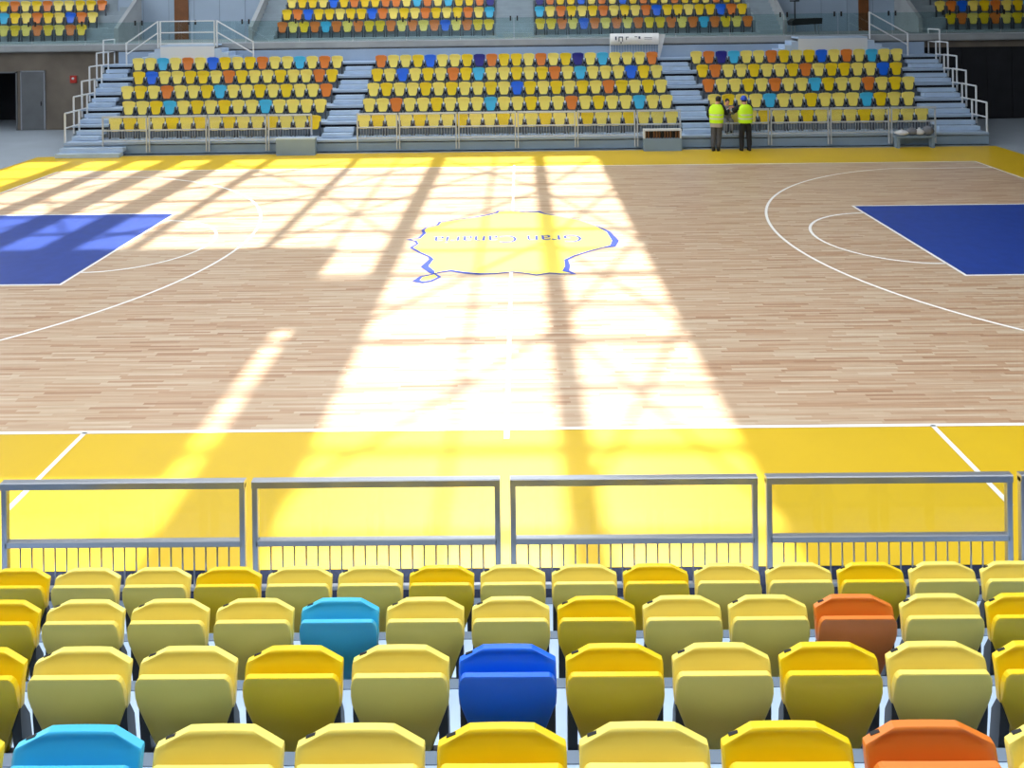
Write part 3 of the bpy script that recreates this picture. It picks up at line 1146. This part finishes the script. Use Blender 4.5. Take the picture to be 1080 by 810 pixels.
def person(loc, rz, J, label, trousers, jacket, vest, head='cap', belt=None, sc=1.0):
    """J: joint positions (facing +y)"""
    root = empty('person', loc, rz)
    root.scale = (sc, sc, sc)
    names = ['pelvis', 'waist', 'chest', 'neck', 'skull']
    P, E, RR, ix = [], [], [], {}

    def add(n, r, par=None):
        ix[n] = len(P)
        P.append(J[n])
        RR.append(r)
        if par:
            E.append((ix[par], ix[n]))
    add('pelvis', (0.15, 0.11))
    add('waist', (0.14, 0.10), 'pelvis')
    add('chest', (0.17, 0.11), 'waist')
    add('neck', 0.055, 'chest')
    add('skull', 0.075, 'neck')
    for s in 'LR':
        add('sh' + s, 0.06, 'chest')
        add('el' + s, 0.045, 'sh' + s)
        add('wr' + s, 0.03, 'el' + s)
        add('hip' + s, 0.085, 'pelvis')
        add('kn' + s, 0.058, 'hip' + s)
        add('an' + s, 0.04, 'kn' + s)
    body = MB()
    join_mb(skin_obj('b', P, E, RR, 'skin'), body)
    hc = Vector(J['skull']) + Vector((0, 0.015, 0.03))
    body.ell(hc, (0.078, 0.098, 0.118), 16, 12)
    body.ell(hc + Vector((0, 0.10, -0.01)), (0.014, 0.02, 0.026), 8, 6)          # nose
    body.ell(hc + Vector((0, 0.085, -0.055)), (0.026, 0.012, 0.010), 8, 6)       # lips
    for s in (-1, 1):
        body.ell(hc + Vector((s * 0.08, 0.0, 0.0)), (0.012, 0.02, 0.032), 8, 6)  # ears
    for s in 'LR':
        w_ = Vector(J['wr' + s])
        d = (w_ - Vector(J['el' + s])).normalized()
        side = d.cross(Vector((0, 0, 1)))
        side = side.normalized() if side.length > 0.05 else Vector((1, 0, 0))
        nn = side.cross(d).normalized()
        palm = w_ + d * 0.06
        body.ell(palm, (0.042, 0.042, 0.042), 10, 6)
        for k in range(4):
            a0 = palm + d * 0.03 + side * (0.027 - 0.018 * k)
            ln_ = (0.032, 0.038, 0.035, 0.027)[k]
            a1 = a0 + d * ln_ - nn * 0.008
            a2 = a1 + d * ln_ * 0.7 - nn * 0.022
            body.bar(a0, a1, 0.017, seg=6)
            body.bar(a1, a2, 0.015, seg=6)
        t0 = palm + side * 0.035
        body.bar(t0, t0 + side * 0.03 + d * 0.035 - nn * 0.01, 0.019, seg=6)
    body.build('body', 'skin', root)
    # trousers
    Pt = [J['pelvis'], tuple(Vector(J['pelvis']) + Vector((0, 0, 0.10)))]
    Et, Rt = [(0, 1)], [(0.185, 0.14), (0.17, 0.13)]
    for s in 'LR':
        n = len(Pt)
        an = Vector(J['an' + s])
        Pt += [J['hip' + s], J['kn' + s], tuple(an)]
        Et += [(0, n), (n, n + 1), (n + 1, n + 2)]
        Rt += [0.122, 0.092, 0.078]
    link('trousers', skin_obj('t', Pt, Et, Rt, trousers), root)
    # jacket / sleeves
    Pj = [J['waist'], J['pelvis'], J['chest'], tuple(Vector(J['neck']) - Vector((0, 0, 0.04)))]
    Ej, Rj = [(0, 1), (0, 2), (2, 3)], [(0.18, 0.135), (0.185, 0.14), (0.215, 0.145), 0.075]
    for s in 'LR':
        n = len(Pj)
        Pj += [J['sh' + s], J['el' + s], tuple(Vector(J['wr' + s]) * 0.9 + Vector(J['el' + s]) * 0.1)]
        Ej += [(2, n), (n, n + 1), (n + 1, n + 2)]
        Rj += [0.095, 0.075, 0.055]
    link('jacket', skin_obj('j', Pj, Ej, Rj, jacket), root)

    def ring(z, rx, ry, n=20, c=None):
        c = c or (0, 0)
        return [(c[0] + rx * math.copysign(abs(math.cos(2 * math.pi * k / n)) ** 0.8, math.cos(2 * math.pi * k / n)),
                 c[1] + ry * math.copysign(abs(math.sin(2 * math.pi * k / n)) ** 0.8, math.sin(2 * math.pi * k / n)), z) for k in range(n)]
    if vest:
        cx_ = lambda z: tuple(Vector(J['waist'][:2]).lerp(Vector(J['chest'][:2]), max(0, min(1.3, (z - J['waist'][2]) / (J['chest'][2] - J['waist'][2])))))
        zt = J['chest'][2]
        vs = MB()
        vs.loft([ring(z, rx, ry, c=cx_(z)) for z, rx, ry in ((zt - .42, .215, .172), (zt - .36, .222, .176), (zt - .2, .228, .18), (zt - 0.02, .248, .178), (zt + .06, .238, .165), (zt + .13, .185, .125), (zt + .175, .10, .09))], cap=False)
        v_ = vs.build('safety_vest', 'vest', root)
        for zz in (zt - .30, zt - .18):
            sb = MB()
            sb.loft([ring(zz, .227, .180, c=cx_(zz)), ring(zz + .05, .2305, .1835, c=cx_(zz))], cap=False)
            sb.build('reflective_strip', 'reflective', v_)
        if belt:
            sb = MB()
            sb.loft([ring(zt - .55, .20, .155, c=cx_(zt - .5)), ring(zt - .41, .21, .165, c=cx_(zt - .5))], cap=False)
            sb.build('shirt_tail', belt, root)
    for s in 'LR':
        an = Vector(J['an' + s])
        bt = MB()
        bt.loft([[(an.x + rx * math.cos(2 * math.pi * k / 12), an.y + oy + ry * math.sin(2 * math.pi * k / 12), an.z - 0.09 + dz) for k in range(12)]
                 for dz, rx, ry, oy in ((0, .05, .13, .05), (.03, .052, .135, .05), (.06, .05, .11, .035), (.11, .05, .06, 0.0), (.16, .05, .055, 0))])
        bt.build('boot', 'black', root)
    # hair or headgear
    hr = MB()
    top = hc + Vector((0, -0.012, 0.02))
    prof = [(0.0, 1.0), (0.35, 0.94), (0.65, 0.76), (0.88, 0.48), (0.99, 0.10)]
    for_rings = [[(top.x + rx_ * q * math.cos(2 * math.pi * k / 16), top.y + ry_ * q * math.sin(2 * math.pi * k / 16), top.z + z_ * hz_) for k in range(16)]
                 for (rx_, ry_, hz_) in ((0.088, 0.105, 0.112),) for z_, q in prof]
    if head == 'hair':
        hr.loft([[(top.x + 0.082 * math.cos(2 * math.pi * k / 16), top.y - 0.02 + 0.085 * math.sin(2 * math.pi * k / 16), top.z - 0.05) for k in range(16)]] + for_rings)
        hr.build('hair', 'hair', root)
    else:
        hh_ = MB().loft([[(top.x + 0.081 * math.cos(2 * math.pi * k / 16), top.y - 0.022 + 0.083 * math.sin(2 * math.pi * k / 16), top.z - 0.06 + dz) for k in range(16)] for dz in (0, 0.07)])
        hh_.build('hair', 'hair', root)
        sc_ = 1.22 if head == 'helmet' else 1.04
        hr.loft([[(top.x + (p_[0] - top.x) * sc_, top.y + (p_[1] - top.y) * sc_, top.z + (p_[2] - top.z) * sc_) for p_ in rg] for rg in for_rings])
        if head == 'helmet':
            hr.loft([[(top.x + 0.125 * r_ * math.cos(2 * math.pi * k / 16), top.y + 0.145 * r_ * math.sin(2 * math.pi * k / 16), top.z + dz) for k in range(16)] for r_, dz in ((0.85, -0.01), (1, -0.008), (1, 0.002), (.85, 0.01))])
        else:
            hr.loft([[(top.x + 0.07 * math.cos(math.pi * k / 8), top.y + 0.08 + max(0, 0.10 * math.sin(math.pi * k / 8)), top.z + dz) for k in range(16)] for dz in (0.0, 0.012)])
        hr.build('helmet' if head == 'helmet' else 'cap', 'helmet_blue' if head == 'helmet' else 'black', root)
    return tag(root, label, 'person')


PYF = 9.66
pA = atY(756, 157, PYF)
JA = dict(pelvis=(0, 0, .93), waist=(0.0, 0.0, 1.08), chest=(0.0, .05, 1.33), neck=(.02, .08, 1.50), skull=(.05, .12, 1.60),
          shL=(-.20, .05, 1.40), elL=(-.26, .04, 1.13), wrL=(-.20, .22, .98), shR=(.20, .06, 1.40), elR=(.30, .14, 1.17), wrR=(.36, .34, 1.32),
          hipL=(-.09, 0, .88), knL=(-.10, .03, .49), anL=(-.11, -.02, .09), hipR=(.09, 0, .88), knR=(.07, .05, .49), anR=(.04, .04, .09))
person((pA.x, PYF, 0), R(-22), JA, 'person in yellow safety vest and dark cap raising one forearm by the stand', 'grey_cloth', 'dark_cloth', True, 'cap', 'shirt_grey', 1.03)
pB = atY(786.5, 157, PYF)
JB = dict(pelvis=(0, 0, .94), waist=(0, 0, 1.09), chest=(0, .03, 1.33), neck=(0, .06, 1.50), skull=(0, .10, 1.60),
          shL=(-.20, .04, 1.40), elL=(-.31, .16, 1.25), wrL=(-.27, .38, 1.34), shR=(.20, .04, 1.40), elR=(.22, .16, 1.16), wrR=(.12, .36, 1.12),
          hipL=(-.09, 0, .89), knL=(-.12, .04, .49), anL=(-.13, 0, .09), hipR=(.09, 0, .89), knR=(.12, .02, .49), anR=(.12, -.02, .09))
person((pB.x, PYF, 0), R(6), JB, 'person in yellow safety vest and blue helmet with back to court', 'dark_cloth', 'dark_cloth', True, 'helmet', None, 1.02)
YS3 = FAR_F + SEATBACK - 0.20
pC = atY(766, 130, YS3)
JC = dict(pelvis=(0, 0, .50), waist=(0, .03, .66), chest=(0, .09, .88), neck=(0, .13, 1.05), skull=(0, .17, 1.14),
          shL=(-.19, .09, .96), elL=(-.23, .22, .74), wrL=(-.05, .38, .80), shR=(.19, .09, .96), elR=(.23, .22, .74), wrR=(.06, .38, .82),
          hipL=(-.09, .02, .48), knL=(-.11, .36, .47), anL=(-.10, .36, .09), hipR=(.09, .02, .48), knR=(.11, .36, .47), anR=(.10, .36, .09))
person((pC.x, YS3, Z1), R(180), JC, 'dark-haired person in grey sitting behind railing between the safety vests', 'mid_grey_cloth', 'mid_grey_cloth', False, 'hair', None, 0.92)
pp = MB().box(-0.10, 0.10, -0.006, 0.006, -0.07, 0.07).build('papers', 'white')
pp.location = (pC.x + 0.02, YS3 - 0.46, Z1 + 0.83)
pp.rotation_euler.x = R(35)
tag(pp, 'white sheet held by the seated person in grey', 'paper')

# ------------------------------------------------------------------ roof, side walls, light
EL = R(55)
ZR = 15.0
SH = ZR / math.tan(EL)
# clear glazing, given by where the sun falls on the court through it
OPEN = [(-2.62, 2.65, -9.95, 9.05), (-3.55, -2.62, -2.3, 9.05), (-15.9, -3.55, -0.35, 9.05), (-3.62, -3.38, -8.5, -4.6), (-6.4, -3.36, -9.95, -8.5)]
FILL_OPEN = (-15, 15, -17.6 - SH, -7.0 - SH)      # unseen roof opening, added to brighten the near stand
OPAL = [(-15, 15, -24, -14.2)]
OPEN.append(FILL_OPEN)
xs_ = sorted({-30, 17, 30} | {q for r in OPEN for q in r[:2]})
ys_ = sorted({-40, -28, 26} | {q for r in OPEN for q in r[2:]})
rf, op = MB(), MB()
for i in range(len(xs_) - 1):
    for j in range(len(ys_) - 1):
        cx_, cy_ = (xs_[i] + xs_[i + 1]) / 2, (ys_[j] + ys_[j + 1]) / 2
        if any(r[0] < cx_ < r[1] and r[2] < cy_ < r[3] for r in OPEN):
            continue
        rf.box(xs_[i], xs_[i + 1], ys_[j] + SH, ys_[j + 1] + SH, ZR, ZR + 0.02) if False else op.v.extend(
            [(xs_[i], ys_[j] + SH, ZR), (xs_[i + 1], ys_[j] + SH, ZR), (xs_[i + 1], ys_[j + 1] + SH, ZR), (xs_[i], ys_[j + 1] + SH, ZR)])
        n = len(op.v) - 4
        op.cur = 1 if cy_ < -28 or cx_ > 17 else 0  # unseen roof made opaque at rear and right to cut light there
        op.face([n, n + 1, n + 2, n + 3])
roof = op.build('ceiling', ['opal_sheet', 'roof_dark'])
tag(roof, kind='structure')


def rbeam(x0, y0, x1, y1, w, name, dz=0.0):
    z = ZR - 0.12 - dz
    sh = z / math.tan(EL)
    q = MB()
    q.bar((x0, y0 + sh, z), (x1, y1 + sh, z), w, 0.12)
    q.build(name, 'steel_dark', roof)


for x, w_ in ((0.79, .40), (-2.42, .46), (-5.1, .28), (-0.63, .10), (-3.75, .10), (-7.9, .35), (-9.5, .8), (-11.1, .8), (-12.6, .6), (-14.2, .7)):
    rbeam(x, -11.8 if x > -3 else -0.6, x, 9.3, w_, 'beam')
y = 8.0
k = 0
while y > -11:
    rbeam(-16 if y > -0.5 else -4, y, 2.9, y, 0.14 if k % 2 else 0.08, 'purlin', 0.3)
    y -= 1.45
    k += 1
BAY = [2.65, 0.79, -2.42, -5.1, -9.4, -12.6]
for a_ in range(len(BAY) - 1):
    for (ya, yb) in ((9, 4.5), (4.5, 0), (0, -4.5), (-4.5, -9)):
        if ya <= 0 and a_ > 1:
            continue
        rbeam(BAY[a_], ya, BAY[a_ + 1], yb, 0.075, 'brace', 0.5)
        if (a_ + int(ya)) % 2 == 0:
            rbeam(BAY[a_ + 1], ya, BAY[a_], yb, 0.06, 'brace', 0.6)

for nm, (x0, x1, y0, y1, z0, z1) in {'wall_near': (-30, 30, -24.3, -24, 0, 15), 'wall_right': (30, 30.3, -24, 34, 0, 15)}.items():
    tag(MB().box(x0, x1, y0, y1, z0, z1).build(nm, 'roof_dark'), kind='structure')
tag(MB().box(-30.3, -30, -24, 34, 0, 9.0).build('wall_left', 'concrete'), kind='structure')

sun = bpy.data.lights.new('sun', 'SUN')
sun.energy = 11.0
sun.angle = R(0.85)
sun.color = (1.0, 0.97, 0.9)
so = bpy.data.objects.new('sun', sun)
COL.objects.link(so)
so.rotation_euler = (-(math.pi / 2 - EL), 0, 0)
so.location = (0, 30, 40)

wd = bpy.data.worlds.new('sky')
S.world = wd
wd.use_nodes = True
nt = wd.node_tree
bg = nt.nodes['Background']
bg.inputs['Color'].default_value = (0.92, 0.955, 1.0, 1)
bg.inputs['Strength'].default_value = 4.6

S.view_settings.view_transform = 'Standard'
S.view_settings.look = 'None'
S.view_settings.exposure = 0.0
S.view_settings.gamma = 1.0
S.view_settings.use_curve_mapping = False
S.cycles.max_bounces = 8
S.cycles.diffuse_bounces = 4
S.cycles.transparent_max_bounces = 12
